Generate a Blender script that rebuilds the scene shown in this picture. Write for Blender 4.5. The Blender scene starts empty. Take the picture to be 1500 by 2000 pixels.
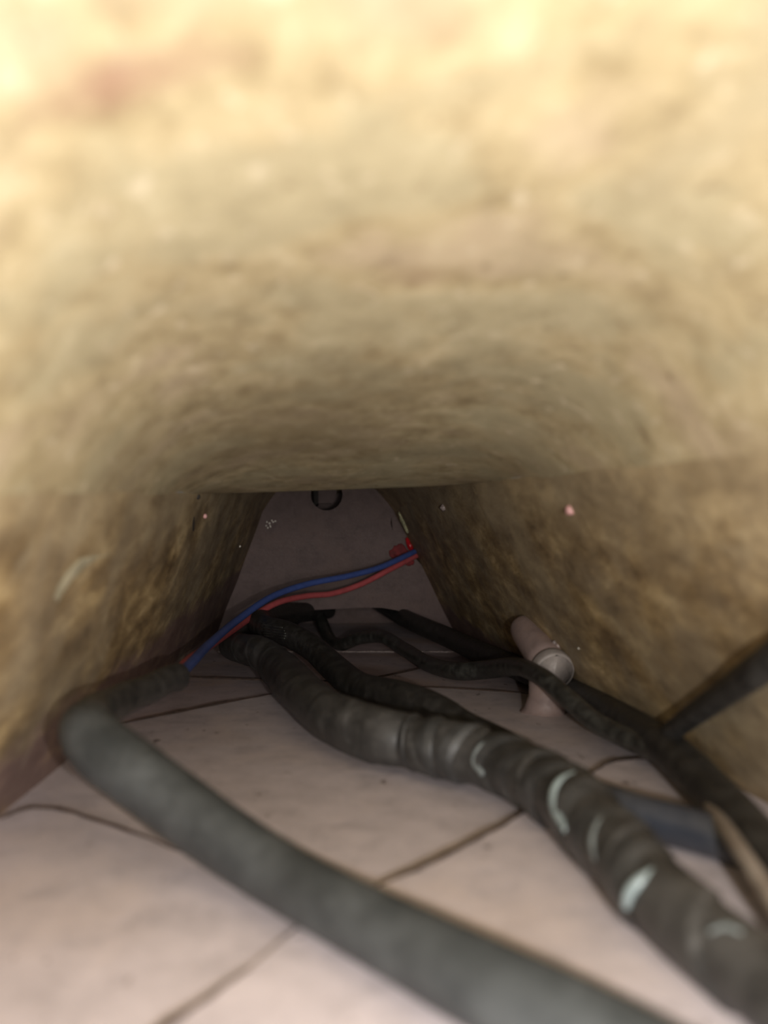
import bpy, bmesh, math, random
from mathutils import Vector, Matrix
random.seed(7)
S = bpy.context.scene
C = S.collection
# ------------------------------------------------------------------ camera (1 unit = 10 cm)
F = 1500.0            # focal length in pixels of the 1500 x 2000 frame
VX, VY = 620.0, 1085.0    # where the tunnel's axis (+Y) meets the picture
cam_d = bpy.data.cameras.new('camera'); cam = bpy.data.objects.new('camera', cam_d); C.objects.link(cam)
cam.location = (0, 0, 0); cam.rotation_euler = (math.pi/2, 0, 0)
cam_d.sensor_fit = 'VERTICAL'; cam_d.sensor_height = 66.6667; cam_d.sensor_width = 50.0; cam_d.lens = 50.0
cam_d.shift_x = (750-VX)/2000.0; cam_d.shift_y = (VY-1000)/2000.0
cam_d.clip_start = 0.01; cam_d.clip_end = 100
cam_d.dof.use_dof = True; cam_d.dof.focus_distance = 3.3; cam_d.dof.aperture_fstop = 2.0
S.camera = cam
# ------------------------------------------------------------------ light
w = bpy.data.worlds.new('world'); S.world = w; w.use_nodes = True
bg = w.node_tree.nodes['Background']; bg.inputs[0].default_value = (0.80, 0.91, 1.0, 1); bg.inputs[1].default_value = 0.25
td = bpy.data.lights.new('torch', 'POINT'); torch = bpy.data.objects.new('torch', td); C.objects.link(torch)
torch.location = (0.19, -0.06, -0.088); td.energy = 68; td.shadow_soft_size = 0.016; td.color = (1.0, 0.965, 0.92)
ad = bpy.data.lights.new('deep_fill', 'AREA'); area = bpy.data.objects.new('deep_fill', ad); C.objects.link(area)
area.location = (0.15, -2.6, 0.0); area.rotation_euler = (math.pi/2, 0, 0); ad.size = 1.1; ad.energy = 85; ad.color = (1.0, 0.96, 0.92)  # added soft lamp behind the camera, brightens the deep part of the tunnel
S.view_settings.view_transform = 'Standard'; S.view_settings.look = 'None'
S.view_settings.exposure = 0.0; S.view_settings.gamma = 1.0; S.view_settings.use_curve_mapping = False

# ------------------------------------------------------------------ places
FZ = -0.5
def W(px, py, d): return Vector(((px-VX)/F*d, d, (VY-py)/F*d))
def FL(px, py, z=FZ): return W(px, py, z*F/(VY-py))
SL, SR = 0.37, 0.5
def xl(z, y): return -0.62+SL*(z+0.5)
def xr(z, y): return 0.92-0.0138*y-SR*(z+0.5)
def on_left(px, py):
    a, b = (px-VX)/F, (VY-py)/F
    return W(px, py, (-0.62+SL*0.5)/(a-SL*b))
def on_right(px, py):
    a, b = (px-VX)/F, (VY-py)/F
    return W(px, py, (0.92-SR*0.5)/(a+SR*b+0.0138))

# ------------------------------------------------------------------ materials
def newmat(name):
    m = bpy.data.materials.new(name); m.use_nodes = True
    nt = m.node_tree; b = nt.nodes['Principled BSDF']
    return m, nt, b
def N(nt, t, **k):
    n = nt.nodes.new(t)
    for a, v in k.items(): setattr(n, a, v)
    return n
def coords(nt, scale=(1,1,1), loc=(0,0,0)):
    tc = N(nt, 'ShaderNodeTexCoord'); mp = N(nt, 'ShaderNodeMapping')
    mp.inputs['Scale'].default_value = scale; mp.inputs['Location'].default_value = loc
    nt.links.new(tc.outputs['Object'], mp.inputs['Vector']); return mp.outputs[0]
def noise(nt, vec, scale, detail=5, rough=0.6, dist=0.0):
    n = N(nt, 'ShaderNodeTexNoise'); n.inputs['Scale'].default_value = scale; n.inputs['Detail'].default_value = detail
    n.inputs['Roughness'].default_value = rough; n.inputs['Distortion'].default_value = dist
    nt.links.new(vec, n.inputs['Vector']); return n.outputs['Fac']
def ramp(nt, fac, stops, interp='LINEAR'):
    r = N(nt, 'ShaderNodeValToRGB'); cr = r.color_ramp; cr.interpolation = interp
    while len(cr.elements) < len(stops): cr.elements.new(0.5)
    for e, (p, c) in zip(cr.elements, stops):
        e.position = p; e.color = (c, c, c, 1) if isinstance(c, (int, float)) else (*c, 1)
    nt.links.new(fac, r.inputs[0]); return r.outputs[0]
def mix(nt, fac, a, b, mode='MIX'):
    n = N(nt, 'ShaderNodeMix', data_type='RGBA', blend_type=mode)
    for sock, v in ((n.inputs[0], fac), (n.inputs[6], a), (n.inputs[7], b)):
        if isinstance(v, (int, float)): sock.default_value = v
        elif isinstance(v, tuple): sock.default_value = (*v, 1)
        else: nt.links.new(v, sock)
    return n.outputs[2]
def mathn(nt, op, a, b):
    n = N(nt, 'ShaderNodeMath', operation=op)
    for s, v in ((n.inputs[0], a), (n.inputs[1], b)):
        if isinstance(v, (int, float)): s.default_value = v
        else: nt.links.new(v, s)
    return n.outputs[0]
def bump(nt, b, h, strength, dist=0.01):
    n = N(nt, 'ShaderNodeBump'); n.inputs['Strength'].default_value = strength; n.inputs['Distance'].default_value = dist
    nt.links.new(h, n.inputs['Height']); nt.links.new(n.outputs[0], b.inputs['Normal'])
def axis(nt, k):
    tc = N(nt, 'ShaderNodeTexCoord'); sp = N(nt, 'ShaderNodeSeparateXYZ')
    nt.links.new(tc.outputs['Object'], sp.inputs[0]); return sp.outputs[k]

def mat_wall(name, z_edge, seed, streak=(0.9, 0.38, 0.75)):
    """sheet steel with ochre wax over mauve primer; the wax ends in a ragged line near the floor"""
    m, nt, b = newmat(name)
    v = coords(nt, (1,1,1), (seed, seed*2, 0)); vs = coords(nt, streak, (seed, 0, seed))
    big = noise(nt, v, 2.6, 5, 0.6); mid = noise(nt, vs, 15, 6, 0.66, 0.15); fine = noise(nt, vs, 60, 4, 0.7)
    c = ramp(nt, mid, [(0.33, (0.14, 0.09, 0.042)), (0.46, (0.27, 0.185, 0.085)), (0.56, (0.42, 0.30, 0.145)), (0.68, (0.70, 0.54, 0.29))])
    c2 = ramp(nt, mid, [(0.32, (0.20, 0.15, 0.09)), (0.5, (0.31, 0.24, 0.15)), (0.7, (0.46, 0.37, 0.23))])
    c = mix(nt, ramp(nt, big, [(0.42, 0.0), (0.6, 1.0)]), c, c2)
    c = mix(nt, ramp(nt, fine, [(0.56, 0.0), (0.75, 0.5)]), c, (0.13, 0.08, 0.05))
    # primer showing below the wax line
    z = axis(nt, 2); y = axis(nt, 1)
    edge = mathn(nt, 'ADD', z, mathn(nt, 'MULTIPLY', mathn(nt, 'SUBTRACT', noise(nt, vs, 9, 6, 0.65), 0.5), 0.28))
    edge = mathn(nt, 'SUBTRACT', edge, mathn(nt, 'MULTIPLY', mathn(nt, 'SUBTRACT', y, 3.4), 0.09))
    pm = ramp(nt, mathn(nt, 'ADD', edge, 0.5 - z_edge), [(0.47, 1.0), (0.52, 0.0)])
    prim = ramp(nt, mid, [(0.3, (0.13, 0.075, 0.068)), (0.55, (0.21, 0.135, 0.12)), (0.74, (0.36, 0.24, 0.15))])
    c = mix(nt, mathn(nt, 'MULTIPLY', pm, 0.92), c, prim)
    # pale dust smears
    sm = noise(nt, coords(nt, (1, 0.6, 0.7), (seed*3, 4, 1)), 5.5, 3, 0.5, 0.6)
    c = mix(nt, ramp(nt, sm, [(0.64, 0.0), (0.74, 0.45)]), c, (0.55, 0.50, 0.36))
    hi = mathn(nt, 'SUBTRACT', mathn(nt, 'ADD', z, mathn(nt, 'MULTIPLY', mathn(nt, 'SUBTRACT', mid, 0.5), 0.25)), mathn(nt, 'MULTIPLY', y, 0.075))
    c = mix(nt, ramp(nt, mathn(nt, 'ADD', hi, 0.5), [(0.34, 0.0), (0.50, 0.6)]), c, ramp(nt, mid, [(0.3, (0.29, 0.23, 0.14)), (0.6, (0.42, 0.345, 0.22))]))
    nt.links.new(c, b.inputs['Base Color']); b.inputs['Roughness'].default_value = 0.62
    bump(nt, b, mix(nt, 0.5, mid, fine), 0.35, 0.012)
    return m
M = {}
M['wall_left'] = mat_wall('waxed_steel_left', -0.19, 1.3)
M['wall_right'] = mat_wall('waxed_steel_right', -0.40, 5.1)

def mat_ceiling():
    m, nt, b = newmat('waxed_steel_roof')
    v = coords(nt); big = noise(nt, v, 3.2, 5, 0.6, 0.3); mid = noise(nt, coords(nt, (1, 0.8, 1), (3, 1, 0)), 17, 5, 0.65)
    spots = noise(nt, coords(nt, (1,0.7,1), (7, 2, 1)), 34, 3, 0.6); tint = noise(nt, coords(nt, (1,1,1), (11, 5, 2)), 4.5, 3, 0.5)
    c = ramp(nt, mid, [(0.28, (0.27, 0.21, 0.115)), (0.45, (0.40, 0.325, 0.19)), (0.58, (0.47, 0.39, 0.235)), (0.74, (0.58, 0.50, 0.33))])
    c = mix(nt, ramp(nt, tint, [(0.40, 0.55), (0.5, 0.0)]), c, (0.40, 0.36, 0.235))
    c = mix(nt, ramp(nt, tint, [(0.54, 0.0), (0.68, 0.5)]), c, (0.50, 0.40, 0.29))
    c = mix(nt, ramp(nt, big, [(0.30, 0.7), (0.46, 0.0)]), c, (0.36, 0.30, 0.19))
    c = mix(nt, ramp(nt, spots, [(0.60, 0.0), (0.72, 0.55)]), c, (0.68, 0.60, 0.44))
    c = mix(nt, ramp(nt, spots, [(0.27, 0.7), (0.36, 0.0)]), c, (0.22, 0.16, 0.09))
    # rusty stain and a few broad darker patches, each with its own place on the sheet
    for (px_, py_, pz_), sc_, col, k in (((-0.154, 0.594, 0.396), (9, 24, 9), (0.30, 0.17, 0.12), 0.75), ((-0.02, 1.75, 0.29), (2.4, 1.3, 1), (0.20, 0.155, 0.085), 0.55), ((0.14, 1.0, 0.36), (14, 20, 6), (0.30, 0.21, 0.12), 0.5)):
        mp = N(nt, 'ShaderNodeMapping', vector_type='TEXTURE'); tc = N(nt, 'ShaderNodeTexCoord')
        mp.inputs['Location'].default_value = (px_, py_, pz_); mp.inputs['Scale'].default_value = tuple(1/q for q in sc_)
        nt.links.new(tc.outputs['Object'], mp.inputs['Vector'])
        ln = N(nt, 'ShaderNodeVectorMath', operation='LENGTH'); nt.links.new(mp.outputs[0], ln.inputs[0])
        dd = mathn(nt, 'ADD', ln.outputs['Value'], mathn(nt, 'MULTIPLY', mathn(nt, 'SUBTRACT', mid, 0.5), 1.2))
        c = mix(nt, ramp(nt, dd, [(0.15, k), (0.95, 0.0)]), c, col)
    nt.links.new(c, b.inputs['Base Color']); b.inputs['Roughness'].default_value = 0.6
    bump(nt, b, mid, 0.22, 0.015)
    return m
M['ceiling'] = mat_ceiling()

def mat_floor(name, base, seed, tan=0.5):
    m, nt, b = newmat(name)
    v = coords(nt, (1,1,1), (seed, seed, 0)); big = noise(nt, v, 3.0, 5, 0.6); mid = noise(nt, v, 12, 6, 0.65, 0.3); fine = noise(nt, v, 90, 4, 0.7)
    d = tuple(k*0.78 for k in base); l = tuple(min(1, k*1.15) for k in base)
    c = ramp(nt, mid, [(0.3, d), (0.5, base), (0.72, l)])
    c = mix(nt, ramp(nt, big, [(0.50, 0.0), (0.66, tan)]), c, (base[0]*0.98, base[1]*0.86, base[2]*0.66))
    spk = noise(nt, coords(nt, (1, 0.5, 1), (seed*2, 0, 0)), 26, 3, 0.55)
    c = mix(nt, ramp(nt, spk, [(0.26, 0.8), (0.33, 0.0)]), c, (0.12, 0.08, 0.065))
    nt.links.new(c, b.inputs['Base Color']); b.inputs['Roughness'].default_value = 0.5
    nt.links.new(ramp(nt, fine, [(0.4, 0.62), (0.7, 0.36)]), b.inputs['Roughness'])
    bump(nt, b, mix(nt, 0.6, mid, fine), 0.3, 0.01)
    return m
M['floor'] = mat_floor('mauve_primer', (0.53, 0.44, 0.45), 2.0)
M['sheet'] = mat_floor('mauve_primer_sheet', (0.585, 0.52, 0.54), 6.0, 0.25)
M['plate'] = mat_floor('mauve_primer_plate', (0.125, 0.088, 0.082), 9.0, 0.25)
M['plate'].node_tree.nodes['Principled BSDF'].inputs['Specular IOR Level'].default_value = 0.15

def mat_tape(name, dark, dust, amount, rough=0.45, scale=22, coat=0.0):
    m, nt, b = newmat(name)
    v = coords(nt); n1 = noise(nt, v, scale, 5, 0.65); n2 = noise(nt, v, scale*6, 3, 0.6)
    c = mix(nt, ramp(nt, n1, [(0.42, 0.0), (0.72, amount)]), dark, dust)
    c = mix(nt, ramp(nt, n2, [(0.62, 0.0), (0.75, amount*0.6)]), c, dust)
    nt.links.new(c, b.inputs['Base Color'])
    nt.links.new(ramp(nt, n1, [(0.35, rough), (0.7, min(1, rough+0.25))]), b.inputs['Roughness'])
    b.inputs['Coat Weight'].default_value = coat; b.inputs['Coat Roughness'].default_value = 0.25
    bump(nt, b, n1, 0.2, 0.01)
    return m
M['sleeve'] = mat_tape('grey_sleeve', (0.028, 0.032, 0.034), (0.085, 0.091, 0.092), 0.55, 0.45, 12)
M['tape'] = mat_tape('dusty_black_tape', (0.024, 0.023, 0.022), (0.09, 0.084, 0.078), 0.6, 0.5, 16, 0.15)
M['tape_edge'] = mat_tape('shiny_tape', (0.028, 0.028, 0.028), (0.10, 0.10, 0.099), 0.55, 0.42, 14, 0.25)
M['rubber'] = mat_tape('black_rubber', (0.016, 0.015, 0.014), (0.065, 0.06, 0.054), 0.5, 0.42, 24)
M['vinyl'] = mat_tape('black_vinyl', (0.022, 0.021, 0.019), (0.10, 0.10, 0.088), 0.55, 0.34, 30, 0.1)
M['blueblack'] = mat_tape('blue_black_hose', (0.030, 0.034, 0.045), (0.10, 0.10, 0.10), 0.35, 0.35, 12, 0.2)
M['taupe'] = mat_tape('taupe_sheath', (0.20, 0.165, 0.135), (0.34, 0.30, 0.26), 0.5, 0.5, 20)
def plain(name, col, rough=0.5, var=0.25, scale=30, coat=0.0):
    m, nt, b = newmat(name)
    n1 = noise(nt, coords(nt), scale, 4, 0.6)
    nt.links.new(mix(nt, ramp(nt, n1, [(0.35, 0.0), (0.7, 1.0)]), tuple(k*(1-var) for k in col), tuple(min(1, k*(1+var)) for k in col)), b.inputs['Base Color'])
    b.inputs['Roughness'].default_value = rough; b.inputs['Coat Weight'].default_value = coat
    return m
M['blue'] = plain('blue_insulation', (0.06, 0.10, 0.31), 0.4, 0.12)
M['red'] = plain('red_insulation', (0.44, 0.085, 0.09), 0.42, 0.12)
M['crack'] = plain('dark_seam', (0.045, 0.026, 0.019), 0.8, 0.4, 40)
M['gel'] = plain('red_sealant', (0.42, 0.012, 0.018), 0.15, 0.2, 20, 0.8)
M['patch'] = plain('dull_red', (0.16, 0.010, 0.012), 0.75, 0.3, 40)
M['flake'] = plain('pale_flaking', (0.42, 0.40, 0.24), 0.7, 0.5, 90)
M['pale'] = plain('pale_speck', (0.75, 0.70, 0.62), 0.4, 0.2)
M['pink'] = plain('pink_speck', (0.62, 0.34, 0.32), 0.4, 0.3)
M['dark'] = plain('dark_void', (0.02, 0.015, 0.012), 0.8, 0.3)
M['stub'] = mat_floor('mauve_primer_stub', (0.27, 0.20, 0.185), 13.0, 0.35)
M['stub_face'] = mat_floor('worn_stub_face', (0.27, 0.235, 0.215), 17.0, 0.5)
M['bead'] = plain('seam_sealer', (0.24, 0.19, 0.175), 0.45, 0.4, 60)

# ------------------------------------------------------------------ builders
def link(name, me, m, parent=None, smooth=True):
    me.materials.append(M[m] if isinstance(m, str) else m)
    if smooth:
        for p in me.polygons: p.use_smooth = True
    o = bpy.data.objects.new(name, me); C.objects.link(o)
    if parent: o.parent = parent; o.matrix_parent_inverse = parent.matrix_basis.inverted()
    return o
def from_bm(name, bm, m, parent=None, smooth=True):
    bmesh.ops.recalc_face_normals(bm, faces=bm.faces)
    me = bpy.data.meshes.new(name); bm.to_mesh(me); bm.free(); return link(name, me, m, parent, smooth)
def tag(o, label, cat, group=None):
    o['label'] = label; o['category'] = cat
    if group: o['group'] = group
    return o
def thing(name, label, cat, loc):
    o = bpy.data.objects.new(name, None); C.objects.link(o); o.location = loc; o.empty_display_size = 0.05
    return tag(o, label, cat)
def structure(o, label=None):
    o['kind'] = 'structure'
    if label: o['label'] = label
    return o
def grid(name, rows, m, parent=None):
    """rows of equal length -> quad sheet"""
    n = len(rows[0]); vs = [p for r in rows for p in r]; fs = []
    for i in range(len(rows)-1):
        for j in range(n-1):
            a = i*n+j; fs.append((a, a+1, a+n+1, a+n))
    me = bpy.data.meshes.new(name); me.from_pydata(vs, [], fs); return link(name, me, m, parent)
def spline(pts, per=14):
    """Catmull-Rom through (Vector, r)"""
    P = [Vector((*p[0], p[1])) for p in pts]; P = [P[0]*2-P[1]]+P+[P[-1]*2-P[-2]]; out = []
    for i in range(1, len(P)-2):
        for k in range(per):
            t = k/per; a, b, c, d = P[i-1:i+3]
            out.append(0.5*((2*b)+(c-a)*t+(2*a-5*b+4*c-d)*t*t+(3*b-a-3*c+d)*t**3))
    out.append(P[-2])
    return [(Vector(q[:3]), q[3]) for q in out]
def sweep(pts, seg=20, mod=None, caps=True, per=14, raw=False):
    sp = pts if raw else spline(pts, per); n = len(sp); bm = bmesh.new(); s = 0.0; rings = []
    up = Vector((0.03, 0.05, 1)); prev = None
    for i, (p, r) in enumerate(sp):
        t = (sp[min(i+1, n-1)][0]-sp[max(i-1, 0)][0]).normalized()
        if prev is None: a = (up-t*up.dot(t)).normalized()
        else: a = (prev-t*prev.dot(t)).normalized()
        prev = a; b = t.cross(a)
        if i: s += (p-sp[i-1][0]).length
        ring = []
        for k in range(seg):
            th = 2*math.pi*k/seg; rr = mod(s, th, r, i/(n-1)) if mod else r
            ring.append(bm.verts.new(p+a*math.cos(th)*rr+b*math.sin(th)*rr))
        rings.append(ring)
    for i in range(n-1):
        for k in range(seg):
            bm.faces.new((rings[i][k], rings[i][(k+1) % seg], rings[i+1][(k+1) % seg], rings[i+1][k]))
    if caps:
        for e, sgn in ((0, -1), (n-1, 1)):
            t = (sp[e][0]-sp[1 if e == 0 else n-2][0]).normalized(); last = rings[e]
            for q, h in ((0.85, 0.18), (0.5, 0.3)):
                nr = [bm.verts.new(sp[e][0]+(vv.co-sp[e][0])*q+t*h*sp[e][1]) for vv in rings[e]]
                for k in range(seg):
                    bm.faces.new((last[k], last[(k+1) % seg], nr[(k+1) % seg], nr[k]))
                last = nr
            bm.faces.new(last)
    return bm
def px_path(pts, z=FZ):
    """(px, py, distance or None to lie on the floor, width in px) -> world points with radii"""
    out = []
    for q in pts:
        x, y, d, wd = q[:4]; zz = q[4] if len(q) > 4 else z
        if d is None: d = -zz/((y-VY)/F+wd/(2*F))
        out.append((W(x, y, d), wd*d/(2*F)))
    return out
def blob(name, c, rad, m, parent=None, seed=0, rough=0.15, axes=None, sub=3):
    bm = bmesh.new(); bmesh.ops.create_icosphere(bm, subdivisions=sub, radius=1); rn = random.Random(seed)
    ph = [rn.uniform(0, 6.3) for _ in range(6)]
    for v in bm.verts:
        q = v.co.copy(); k = 1+rough*(math.sin(q.x*3+ph[0])+math.sin(q.y*4+ph[1])+math.sin(q.z*5+ph[2])+math.sin((q.x+q.z)*7+ph[3]))/2
        q = Vector((q.x*rad[0], q.y*rad[1], q.z*rad[2]))*k
        v.co = (axes @ q if axes else q)+c
    return from_bm(name, bm, m, parent)

# ------------------------------------------------------------------ the setting: flared sheet-metal tunnel
Y0, YL, Y1 = 0.25, 2.6, 5.6
def cl(y): return 0.003+0.079*y if y <= YL else 0.16
def cr(y): return 0.070+0.0655*y if y <= YL else 0.16
def crown(y):
    if y <= YL: return 0.451-0.0927*y
    return 0.46
rnd = random.Random(3)
def wob(x, y, z): return 0.0035*math.sin(7*x+3*y+1)*math.sin(5*y+4*z)+0.002*math.sin(13*y+9*z)
ys = [Y0+(YL-0.06-Y0)*i/70 for i in range(71)]
def sect(y, n=48):
    a, b = Vector((xl(cl(y), y), y, cl(y))), Vector((xr(cr(y), y), y, cr(y))); out = []
    for k in range(n+1):
        t = k/n; u = 2*t-1; base = a.lerp(b, t); mid = (a.z+b.z)/2
        base.z += (crown(y)-mid)*(1-abs(u)**4.4); out.append(base)
    return out
rows = []
for y in ys:
    r = sect(y)
    for p in r: p.z += wob(p.x, p.y, 0)
    rows.append(r)
# rounded lip, then the roof steps up and runs on behind it
lip = sect(YL-0.06)
for k in range(1, 9):
    an = math.pi*k/8
    rows.append([p+Vector((0, 0.03*math.sin(an)*2+0.0, 0.035*(1-math.cos(an))+wob(p.x, p.y, 0))) for p in lip])
def far_sect(y, n=48):
    out = []; zc = 0.27; a, b = Vector((xl(zc, y), y, zc)), Vector((xr(zc, y), y, zc)); top = 0.44
    for k in range(n+1):
        u = 2*k/n-1; h = (1-abs(u)**9)
        hz = zc+(top-zc)*h
        l, r = xl(hz, y), xr(hz, y); xx = (l+r)/2+(r-l)/2*math.copysign(abs(u)**0.9, u) if abs(u) < 1 else (l if u < 0 else r)
        out.append(Vector((xx, y, hz)))
    return out
for y in (2.585, 2.65, 2.8, 3.2, 3.8, 4.3, 4.8, Y1): rows.append(far_sect(y))
n_far = 8
ceiling = grid('ceiling', rows, 'ceiling'); ceiling.data.materials.append(M['wall_left'])
for p in ceiling.data.polygons:
    if p.center.y > 2.56 or ceiling.data.vertices[p.vertices[0]].index >= len(rows[0])*75: p.material_index = 1
ceiling = structure(ceiling, 'mottled cream and ochre sheet-metal roof curving down to a lip')
def wall(name, fx, cz, m, label):
    rows = []
    for y in [0.2+5.4*i/180 for i in range(181)]:
        top = cz(y) if y <= YL-0.03 else 0.40
        bot = -0.56
        r = []
        for k in range(41):
            z = bot+(top+0.004-bot)*k/40
            r.append(Vector((fx(z, y)+(wob(0.3, y, z*2) if -0.5 < z < top-0.02 else 0)*0.7, y, z)))
        rows.append(r)
    return structure(grid(name, rows, m), label)
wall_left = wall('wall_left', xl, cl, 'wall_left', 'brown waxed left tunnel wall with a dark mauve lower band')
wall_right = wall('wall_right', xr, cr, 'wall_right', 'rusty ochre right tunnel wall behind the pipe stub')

# floor: base sheet, overlapping painted sheets, dark strips along the joints
BZ = -0.535
rows = []
for i in range(121):
    y = 0.05+4.15*i/120
    rows.append([Vector((-0.66+1.6*k/60, y, BZ+0.6*wob(k*0.03, y, 0))) for k in range(61)])
for i in range(1, 25):      # rises gently behind the bead
    y = 4.2+1.3*i/24
    rows.append([Vector((-0.66+1.6*k/60, y, BZ+0.045*(y-4.2)+0.6*wob(k*0.03, y, 0))) for k in range(61)])
floor = structure(grid('floor', rows, 'floor'), 'mauve painted tunnel floor of overlapping sheets with dark seams')
def slab(pix, z, thick, m='sheet', rest=()):
    """sheet whose far edge runs along the picture points; the near outline goes to the walls"""
    edge = spline([(FL(x, y, z), 0.0) for x, y in pix], 8)
    pts = [p for p, _ in edge]+[Vector(q) for q in rest]
    bm = bmesh.new(); vs = [bm.verts.new((p.x, p.y, z)) for p in pts]; f = bm.faces.new(vs)
    ex = bmesh.ops.extrude_face_region(bm, geom=[f]); dn = [g for g in ex['geom'] if isinstance(g, bmesh.types.BMVert)]
    for v in dn: v.co.z -= thick
    bmesh.ops.triangulate(bm, faces=[q for q in bm.faces if len(q.verts) > 4])
    return from_bm('floor_sheet', bm, m, floor, False)
def seam(pix, z, r=0.006, wig=0.002):
    pts = []; rn = random.Random(len(pix)+int(pix[0][0]))
    for q, (p, _) in enumerate(spline([(FL(x, y, z), 0) for x, y in pix], 6)):
        pts.append((p+Vector((rn.uniform(-wig, wig), rn.uniform(-wig, wig), -0.001)), r*rn.uniform(0.75, 1.2)*min(1, 0.25+min(q, 6*(len(pix)-1)-q)*0.12)))
    return from_bm('seam', sweep(pts, 8, raw=True), 'crack', floor)
A = [(330, 1320), (440, 1325), (530, 1328), (690, 1330), (770, 1316), (845, 1299), (930, 1285)]
slab(A, -0.523, 0.014, 'floor', [(0.93, 3.2, 0), (0.93, 0.06, 0), (-0.655, 0.06, 0), (-0.655, 3.2, 0)])
B = [(190, 1428), (240, 1412), (330, 1394), (440, 1372), (530, 1355), (640, 1338), (720, 1336), (810, 1340), (930, 1347), (1060, 1356), (1110, 1361)]
slab(B, -0.511, 0.013, 'sheet', [(0.93, 2.6, 0), (0.93, 0.06, 0), (-0.655, 0.06, 0), (-0.655, 2.1, 0)])
D = [(0, 1598), (60, 1578), (130, 1584), (250, 1622), (380, 1672), (480, 1722), (600, 1760)]
slab(D, -0.500, 0.012, 'sheet', [(0.0, 0.9, 0), (0.0, 0.06, 0), (-0.655, 0.06, 0), (-0.655, 1.36, 0)])
E = [(200, 2075), (330, 1998), (490, 1888), (600, 1800), (725, 1732), (830, 1690), (950, 1628), (1040, 1575), (1110, 1530), (1150, 1512), (1200, 1486), (1290, 1480), (1400, 1500)]
slab(E, -0.492, 0.020, 'sheet', [(0.93, 1.6, 0), (0.93, 0.06, 0), (-0.3, 0.06, 0)])
seam(A[:4], -0.520, 0.0065); seam(A[3:6], -0.520, 0.0065)
seam(B[1:5], -0.509, 0.006); seam(B[7:10], -0.509, 0.006)
seam(D[0:5], -0.4985, 0.0042); seam(E[0:3], -0.4905, 0.0042); seam(E[4:8], -0.4905, 0.0040); seam(E[9:12], -0.4905, 0.0042)
# sealer bead where the floor turns up
rn = random.Random(5); pts = []
for k in range(60):
    t = k/59; pts.append((Vector((-0.55+1.38*t, 4.24+rn.uniform(-0.006, 0.006), BZ+0.004)), 0.0055*rn.uniform(0.3, 1.3)))
from_bm('sealer_bead', sweep(pts, 8, raw=True), 'bead', floor)

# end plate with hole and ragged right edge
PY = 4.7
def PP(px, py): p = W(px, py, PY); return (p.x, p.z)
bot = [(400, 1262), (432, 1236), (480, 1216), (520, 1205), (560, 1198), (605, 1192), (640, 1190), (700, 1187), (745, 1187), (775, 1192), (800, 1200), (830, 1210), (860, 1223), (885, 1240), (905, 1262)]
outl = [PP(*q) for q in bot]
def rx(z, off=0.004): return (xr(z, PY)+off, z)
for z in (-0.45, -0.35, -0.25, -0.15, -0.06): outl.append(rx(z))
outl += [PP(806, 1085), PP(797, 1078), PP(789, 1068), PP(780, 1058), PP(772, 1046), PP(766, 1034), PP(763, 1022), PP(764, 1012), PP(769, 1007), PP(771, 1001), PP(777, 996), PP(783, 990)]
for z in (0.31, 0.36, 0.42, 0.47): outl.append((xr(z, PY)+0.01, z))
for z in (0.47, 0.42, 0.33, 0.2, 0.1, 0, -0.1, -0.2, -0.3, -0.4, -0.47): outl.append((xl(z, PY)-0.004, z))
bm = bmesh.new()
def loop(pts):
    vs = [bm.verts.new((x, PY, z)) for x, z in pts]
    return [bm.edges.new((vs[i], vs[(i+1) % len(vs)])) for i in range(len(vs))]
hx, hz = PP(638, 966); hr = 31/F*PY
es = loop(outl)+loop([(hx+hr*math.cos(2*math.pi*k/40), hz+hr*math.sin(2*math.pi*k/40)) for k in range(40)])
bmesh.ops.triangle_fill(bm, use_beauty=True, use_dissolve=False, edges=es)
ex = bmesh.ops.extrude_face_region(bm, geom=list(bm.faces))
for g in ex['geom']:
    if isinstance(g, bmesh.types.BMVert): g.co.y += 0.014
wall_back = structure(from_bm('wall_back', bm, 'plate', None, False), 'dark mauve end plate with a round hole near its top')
def quad_slab(name, pix, d, thick, m, parent):
    bm = bmesh.new(); f = bm.faces.new([bm.verts.new(W(x, y, d)) for x, y in pix])
    ex = bmesh.ops.extrude_face_region(bm, geom=[f])
    for g in ex['geom']:
        if isinstance(g, bmesh.types.BMVert): g.co.y += thick
    bmesh.ops.triangulate(bm, faces=[q for q in bm.faces if len(q.verts) > 4])
    return from_bm(name, bm, m, parent, False)
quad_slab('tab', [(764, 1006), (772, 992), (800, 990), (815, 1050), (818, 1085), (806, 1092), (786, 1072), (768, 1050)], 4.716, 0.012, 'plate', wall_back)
# closing panel behind the plate
bm = bmesh.new(); f = bm.faces.new([bm.verts.new(q) for q in ((-0.7, 5.45, -0.7), (0.95, 5.45, -0.7), (0.95, 5.45, 0.6), (-0.7, 5.45, 0.6))])
structure(from_bm('wall_rear', bm, 'plate', None, False), 'dark panel glimpsed through the slot under the end plate')
# bracket seen in the hole
br = thing('bracket', 'grey angled bracket glimpsed through the round hole in the end plate', 'bracket', W(640, 975, 5.0))
quad_slab('face', [(622, 930), (662, 930), (655, 975), (650, 983), (622, 983)], 5.0, 0.03, 'plate', br)
quad_slab('flange', [(612, 925), (622, 930), (622, 983), (613, 988)], 4.99, 0.3, 'dark', br)
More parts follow.
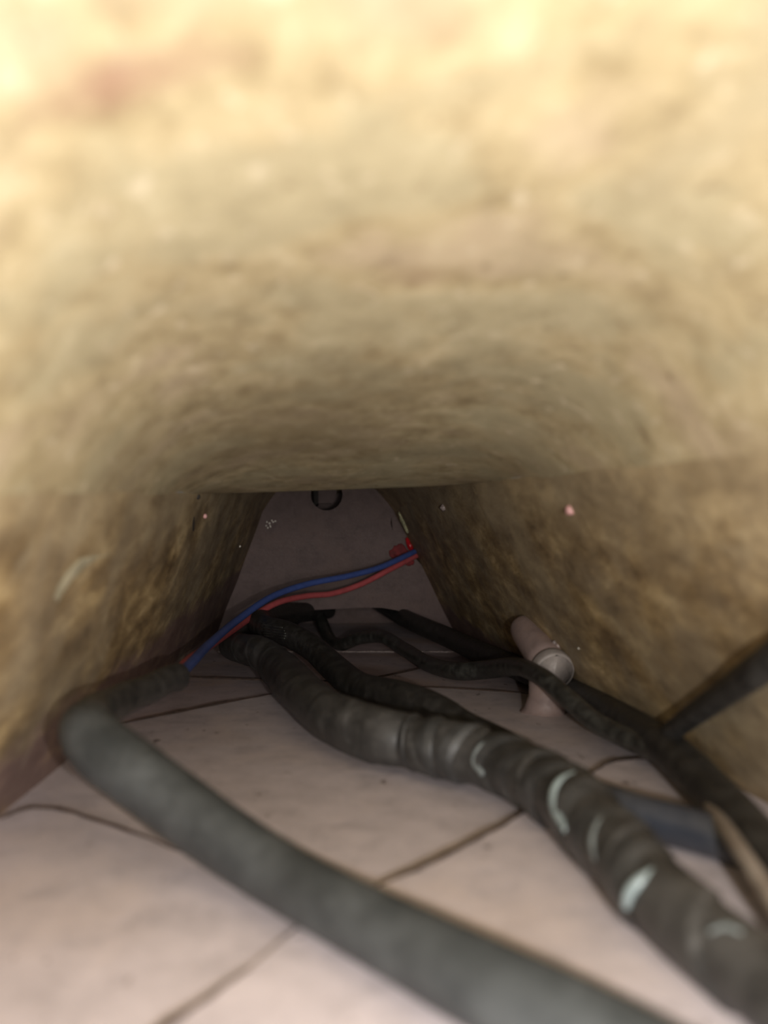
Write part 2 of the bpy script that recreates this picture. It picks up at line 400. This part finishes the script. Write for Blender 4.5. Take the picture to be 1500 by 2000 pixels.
# marks on the walls
def dome(name, p, r, m, parent, seed, nrm): return blob(name, p+nrm*r*0.1, (r, r, r), m, parent, seed, 0.12, sub=2)
nl, nr_ = Vector((0.93, 0, -0.35)), Vector((-0.9, 0, -0.43))
dome('rivet', on_left(400, 1008), 0.009, 'pink', wall_left, 1, nl)
dome('speck', on_left(468, 1067), 0.007, 'pale', wall_left, 2, nl)
dome('hole', on_left(386, 970), 0.009, 'dark', wall_left, 3, nl)
from_bm('scratch', sweep([(on_left(378, 1010), 0.003), (on_left(377, 1022), 0.005), (on_left(377, 1036), 0.003)], 8, per=4), 'dark', wall_left)
dome('rivet', on_right(867, 991), 0.016, 'bead', wall_right, 4, nr_)
dome('rivet', on_right(1115, 996), 0.013, 'pink', wall_right, 5, nr_)
dome('speck', on_right(1131, 1266), 0.004, 'pale', wall_right, 6, nr_)
sm_pts = [(108, 1172, 10), (118, 1150, 14), (135, 1125, 16), (160, 1100, 17), (185, 1087, 15), (213, 1081, 8)]
bm = bmesh.new()
# pale scrape along the near left wall: a thin raised smear
pr = None
for x, y, wd in sm_pts:
    c = on_left(x, y)+nl*0.004; r = wd*c.y/(2*F); t = Vector((0.3, 1, 0.0)).normalized()
    a, b_, e = bm.verts.new(on_left(x+wd*0.35, y+wd*0.5)+nl*0.001), bm.verts.new(c), bm.verts.new(on_left(x-wd*0.35, y-wd*0.5)+nl*0.001)
    if pr: bm.faces.new((pr[0], a, b_, pr[1])); bm.faces.new((pr[1], b_, e, pr[2]))
    pr = (a, b_, e)
M['scrape'] = plain('pale_scrape', (0.44, 0.40, 0.28), 0.6, 0.3, 25)
from_bm('scrape', bm, 'scrape', wall_left)

# ------------------------------------------------------------------ the cables
# grey sleeve with the red and blue wire
c1 = [(1420, 2170, None, 205), (1180, 2040, None, 190), (950, 1925, None, 174), (805, 1848, None, 152), (658, 1772, None, 134), (525, 1695, None, 128),
      (370, 1588, 1.20, 130), (262, 1512, 1.27, 128), (198, 1464, 1.32, 124), (170, 1424, 1.38, 104), (190, 1390, 1.52, 74), (240, 1366, 1.72, 62), (300, 1340, 1.95, 58), (346, 1322, 2.12, 56)]
P1 = px_path(c1, -0.487)
harn = thing('wiring_harness', 'thick grey sleeved cable bent double on the left, red and blue wires leaving its end', 'cable', (P1[5][0].x, P1[5][0].y, -0.487))
def sleeve_mod(s, th, r, t):
    k = 1+0.02*math.sin(s*14+th)+0.025*math.sin(th*3+s*5)
    if t < 0.68: k *= 1+0.05*math.cos(2*th+0.6)
    return r*k
i_s = 10
from_bm('sleeve', sweep(P1[:i_s+1], 28, sleeve_mod), 'sleeve', harn)
def end_mod(s, th, r, t): return r*(1+0.05*math.sin(s*22+th*1)+0.04*math.sin(th*2+s*9))
from_bm('end_sleeve', sweep(P1[i_s-1:], 24, end_mod), 'tape', harn)
def const(pts, r): return [(W(x, y, d), r) for x, y, d in pts]
blue = [(340, 1323, 2.16), (360, 1308, 2.3), (380, 1288, 2.5), (408, 1259, 2.85), (460, 1214, 3.4), (530, 1166, 3.8), (600, 1141, 4.05), (680, 1125, 4.25), (740, 1109, 4.4), (790, 1087, 4.55), (812, 1076, 4.66), (826, 1068, 4.8)]
red = [(336, 1318, 2.2), (356, 1302, 2.36), (374, 1286, 2.56), (408, 1262, 2.95), (452, 1232, 3.45), (495, 1203, 3.8), (545, 1176, 4.0), (600, 1164, 4.2), (650, 1159, 4.32), (705, 1141, 4.42), (760, 1113, 4.5), (812, 1086, 4.66), (830, 1076, 4.8)]
o = from_bm('blue_wire', sweep(const(blue, 0.0168), 14), 'blue', harn); o['label'] = 'thin blue insulated wire'
o = from_bm('red_wire', sweep(const(red, 0.0165), 14), 'red', harn); o['label'] = 'thin red insulated wire'

# tape-wrapped harness through the middle
c2 = [(1640, 2040, None, 178), (1460, 1895, None, 168), (1315, 1780, None, 156), (1212, 1670, None, 146), (1125, 1578, None, 138), (1045, 1522, None, 124), (960, 1484, None, 114), (868, 1462, None, 116), (800, 1448, None, 106),
      (740, 1436, None, 112), (650, 1402, None, 106), (590, 1352, None, 92), (545, 1306, 2.95, 80), (510, 1276, 3.15, 70), (470, 1266, 3.4, 62), (452, 1258, 3.65, 52), (470, 1242, 3.95, 44), (520, 1222, 4.4, 40), (570, 1208, 4.95, 36)]
P2 = px_path(c2, -0.497)
tw = thing('taped_harness', 'thick black tape-wrapped wiring harness winding across the middle of the floor', 'cable', (P2[8][0].x, P2[8][0].y, -0.497))
def tape_mod(s, th, r, t):
    ph = (s/0.19-th/(2*math.pi)) % 1.0
    amp = 0.17 if t < 0.55 else 0.05
    return r*(0.93+amp*(1-ph)**1.5*(0.6+0.4*math.sin(s*3.1))+0.03*math.sin(2*th+s*6))
from_bm('tape_body', sweep(P2, 36, tape_mod, per=34), 'tape', tw)
sp2 = spline(P2, 34)
def turn(i0, n, k, slant):
    """one slanted turn of tape standing proud of the body"""
    seg = sp2[i0:i0+n]; bm = sweep(seg, 36, lambda s_, th, r, t: r*k*(0.91+0.11*min(1, t/0.45)**0.8-0.05*max(0, t-0.45)/0.55), caps=False, raw=True)
    c = seg[n//2][0]; t = (seg[-1][0]-seg[0][0]).normalized(); sd = t.cross(Vector((0, 0, 1))).normalized()
    for v in bm.verts: v.co += t*slant*((v.co-c).dot(sd)+0.4*(v.co-c).z)
    return from_bm('tape_turn', bm, 'tape_edge', tw)
for q, n, k, sl in ((2.30, 16, 1.05, 0.5), (2.95, 14, 1.06, -0.35), (3.55, 16, 1.05, 0.3), (4.15, 15, 1.07, -0.3), (4.75, 14, 1.05, -0.4), (5.5, 15, 1.06, -0.4), (6.3, 14, 1.05, -0.3), (7.0, 12, 1.04, 0.2), (7.7, 12, 1.03, 0.2)): turn(int(q*34), n, k, sl)
M['glint'] = plain('glint_paint', (0.23, 0.28, 0.285), 0.35, 0.25, 18, 0.4)  # highlights on the tape, painted as pale crescent strips
M['glint_dull'] = plain('glint_paint_dull', (0.15, 0.17, 0.172), 0.4, 0.25, 18, 0.3)
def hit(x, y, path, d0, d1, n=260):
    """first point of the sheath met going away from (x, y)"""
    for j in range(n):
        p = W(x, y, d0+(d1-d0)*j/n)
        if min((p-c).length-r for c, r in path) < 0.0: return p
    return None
def glint(pix, wd, m):
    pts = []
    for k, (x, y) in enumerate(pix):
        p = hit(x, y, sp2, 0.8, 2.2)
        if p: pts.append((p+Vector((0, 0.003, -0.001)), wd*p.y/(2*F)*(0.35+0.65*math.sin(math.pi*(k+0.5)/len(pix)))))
    if len(pts) > 2: from_bm('painted_glint', sweep(pts, 12, per=6), m, tw)
glint([(1122, 1512), (1098, 1528), (1086, 1555), (1090, 1588), (1108, 1622)], 26, 'glint')
glint([(1278, 1702), (1252, 1722), (1232, 1745), (1224, 1772)], 26, 'glint')
glint([(1192, 1592), (1172, 1612), (1162, 1645), (1166, 1680)], 22, 'glint_dull')
glint([(966, 1446), (940, 1462), (930, 1488), (944, 1512)], 20, 'glint_dull')
glint([(1390, 1822), (1420, 1812), (1450, 1822)], 16, 'glint_dull')
# branch lying behind it
c3 = [(640, 1192, 5.1, 32), (585, 1197, 4.6, 38), (535, 1203, 4.15, 44), (508, 1214, 3.85, 48), (522, 1228, 3.6, 50), (560, 1238, 3.42, 50), (608, 1264, 3.2, 50), (650, 1302, 2.95, 54), (700, 1342, None, 62), (780, 1366, None, 76), (850, 1390, None, 74), (915, 1420, None, 56), (990, 1452, None, 50), (1060, 1496, None, 46)]
P3 = px_path(c3, -0.503)
bc = thing('branch_cable', 'black rubber cable looping from under the end plate, swelling behind the taped harness', 'cable', (P3[9][0].x, P3[9][0].y, -0.503))
from_bm('sheath', sweep(P3, 24, lambda s, th, r, t: r*(1+0.03*math.sin(2*th+s*4))), 'rubber', bc)
for (x0, y0, x1, y1) in ((511, 1219, 552, 1226), (510, 1225, 556, 1232), (511, 1231, 558, 1237), (512, 1236, 558, 1242), (515, 1241, 556, 1247)):
    pts = []
    sp3 = spline(P3, 20)
    for k in range(6):
        t = k/5; x, y = x0+(x1-x0)*t, y0+(y1-y0)*t; best = None
        # drop the ridge onto the sheath: nearest point of the view ray to the cable's surface
        for dd in [3.2+0.005*j for j in range(120)]:
            p = W(x, y, dd); g = min((p-c).length-r for c, r in sp3)
            if g < 0.001: best = p; break
        if best: pts.append((best, 0.0035))
    if len(pts) > 2: from_bm('ridge', sweep(pts, 8, per=3), 'vinyl', bc)
# thin black cable on the right
c4 = [(606, 1168, 5.3, 20), (625, 1205, 4.85, 22), (644, 1248, 4.5, 24), (666, 1259, 4.3, 24), (705, 1246, 4.15, 25), (748, 1244, 4.0, 26), (792, 1270, 3.75, 28), (840, 1298, 3.4, 31), (895, 1311, None, 35), (955, 1307, 3.0, 37), (1010, 1302, 2.65, 36), (1055, 1320, 2.32, 36), (1110, 1365, 2.12, 38), (1165, 1412, 1.98, 40), (1225, 1442, 1.86, 42), (1300, 1482, 1.68, 42), (1390, 1580, 1.36, 44)]
P4 = px_path(c4, -0.512)
o = tag(from_bm('thin_cable', sweep(P4, 18, lambda s, th, r, t: r*(1+0.03*math.sin(s*17)*math.sin(3*th))), 'vinyl'), 'thin glossy black cable looping over the floor and crossing the pipe stub', 'cable')
# thick black cable along the right wall
c5 = [(725, 1172, 5.4, 26), (800, 1212, 4.6, 34), (880, 1247, 4.05, 40), (950, 1280, 3.5, 46), (1030, 1312, 3.0, 48), (1115, 1352, 2.5, 54), (1200, 1398, 2.12, 64), (1300, 1462, 1.74, 78), (1390, 1548, 1.42, 92), (1480, 1650, 1.17, 108), (1600, 1800, 0.95, 130)]
P5 = px_path(c5, -0.5)
tag(from_bm('thick_cable', sweep(P5, 22, lambda s, th, r, t: r*(1+0.03*math.sin(2*th+s*3))), 'rubber'), 'thick matt black cable running along the foot of the right wall', 'cable')
c6 = [(1352, 1518, 1.52, 22), (1392, 1580, 1.30, 27), (1440, 1652, 1.10, 33), (1500, 1745, 0.97, 38), (1580, 1880, 0.84, 42)]
tag(from_bm('taupe_cable', sweep(px_path(c6), 16), 'taupe'), 'short taupe cable below the thick black one, by the right edge', 'cable')
# flat twin cable rising up the right wall
c7 = [(1680, 1165, 1.0, 84), (1500, 1294, 1.195, 72), (1425, 1347, 1.375, 58), (1345, 1403, 1.6, 46), (1300, 1437, 1.73, 38), (1275, 1455, 1.78, 34)]
def twin(s, th, r, t): return r*(0.80+0.22*abs(math.cos(th-0.5)))
tag(from_bm('twin_cable', sweep(px_path(c7), 28, twin), 'rubber'), 'straight black twin cable slanting up across the right wall', 'cable')
c8 = [(1105, 1532, 1.56, 62), (1170, 1562, 1.44, 72), (1250, 1592, None, 80), (1350, 1620, None, 84), (1450, 1650, None, 86), (1580, 1695, None, 88)]
tag(from_bm('hose', sweep(px_path(c8, -0.49), 22), 'blueblack'), 'short blue-black hose emerging from behind the taped harness toward the right edge', 'hose')

# ------------------------------------------------------------------ pipe stub on the right wall
a, b = W(1022, 1224, 2.78), W(1084, 1313, 2.44); ax = (b-a).normalized(); L = (b-a).length
st = thing('pipe_stub', 'mauve painted pipe stub with a round scuffed end, welded to the right wall', 'pipe', (b.x, b.y, -0.5))
raw = [(a+ax*L*t, r) for t, r in ((0, 0.046), (0.06, 0.052), (0.15, 0.0555), (0.3, 0.057), (0.5, 0.058), (0.7, 0.059), (0.84, 0.059))]
from_bm('tube', sweep(raw, 32, raw=True), 'stub', st)
from_bm('groove', sweep([(a+ax*L*t, 0.058) for t in (0.82, 0.9)], 32, raw=True), 'dark', st)
prof = [(0.865, 0.058), (0.872, 0.0635), (0.90, 0.065), (0.975, 0.0645), (0.995, 0.0615), (1.0, 0.0575), (0.985, 0.053), (0.965, 0.042), (0.945, 0.028), (0.935, 0.012), (0.933, 0.001)]
from_bm('end_cap', sweep([(a+ax*L*t, r) for t, r in prof], 36, raw=True, caps=False), 'stub_face', st)
bm = bmesh.new()
foot = [(Vector((b.x-0.01, b.y+0.04, -0.41)), 0.060), (Vector((b.x-0.012, b.y+0.05, -0.46)), 0.056), (Vector((b.x-0.015, b.y+0.06, -0.505)), 0.066), (Vector((b.x-0.015, b.y+0.06, -0.515)), 0.085)]
bm.free(); from_bm('foot', sweep(foot, 24, raw=True), 'stub', st)
for k, (t, an) in enumerate(((0.72, 0.4), (0.76, 0.55))):
    c = a+ax*L*t; up = Vector((0, 0, 1)); up = (up-ax*up.dot(ax)).normalized(); sd = ax.cross(up)*-1
    if sd.x < 0: sd = -sd
    blob('weld_bead', c+(up*math.cos(an)+sd*math.sin(an))*0.061, (0.009, 0.009, 0.009), 'bead', st, 20+k, 0.2, sub=2)
slit = a+ax*L*0.2; up = (Vector((0, 0, 1))-ax*ax.z).normalized(); sd = ax.cross(up); sd = sd if sd.x > 0 else -sd
from_bm('slit', sweep([(slit-ax*0.05+(up*0.9+sd*0.42)*0.055, 0.002), (slit+(up*0.88+sd*0.47)*0.057, 0.005), (slit+ax*0.04+(up*0.86+sd*0.5)*0.059, 0.002)], 8, per=5), 'dark', st)

# ------------------------------------------------------------------ sealant and flaking by the wire hole
seal = thing('red_sealant', 'glossy red sealant blob where the two wires enter the wall', 'sealant', W(800, 1082, 4.66))
blob('blob', on_right(803, 1065)+Vector((-0.012, -0.02, 0)), (0.016, 0.02, 0.046), 'gel', seal, 31, 0.15, Matrix.Rotation(0.45, 3, 'Y').inverted())
blob('patch', W(778, 1080, 4.698), (0.055, 0.005, 0.045), 'patch', seal, 32, 0.2)  # flat dark red patch on the plate
blob('drip', W(800, 1098, 4.69), (0.03, 0.01, 0.022), 'patch', seal, 33, 0.2)
bm = bmesh.new(); bm.free()
fk = blob('paint_flake', on_right(789, 1020)+Vector((-0.004, 0, 0)), (0.012, 0.03, 0.06), 'flake', None, 41, 0.22, Matrix.Rotation(0.42, 3, 'Y').inverted())
tag(fk, 'pale yellowish strip of flaking paint above the wire hole', 'paint flake')
for k in range(11):
    x, y = 528+rnd.gauss(0, 5), 1023+rnd.gauss(0, 5)
    blob('speck', W(x, y-0.6*(x-528), 4.699), (0.005, 0.002, 0.005), 'pale', wall_back, 43+k, 0.3, sub=2)
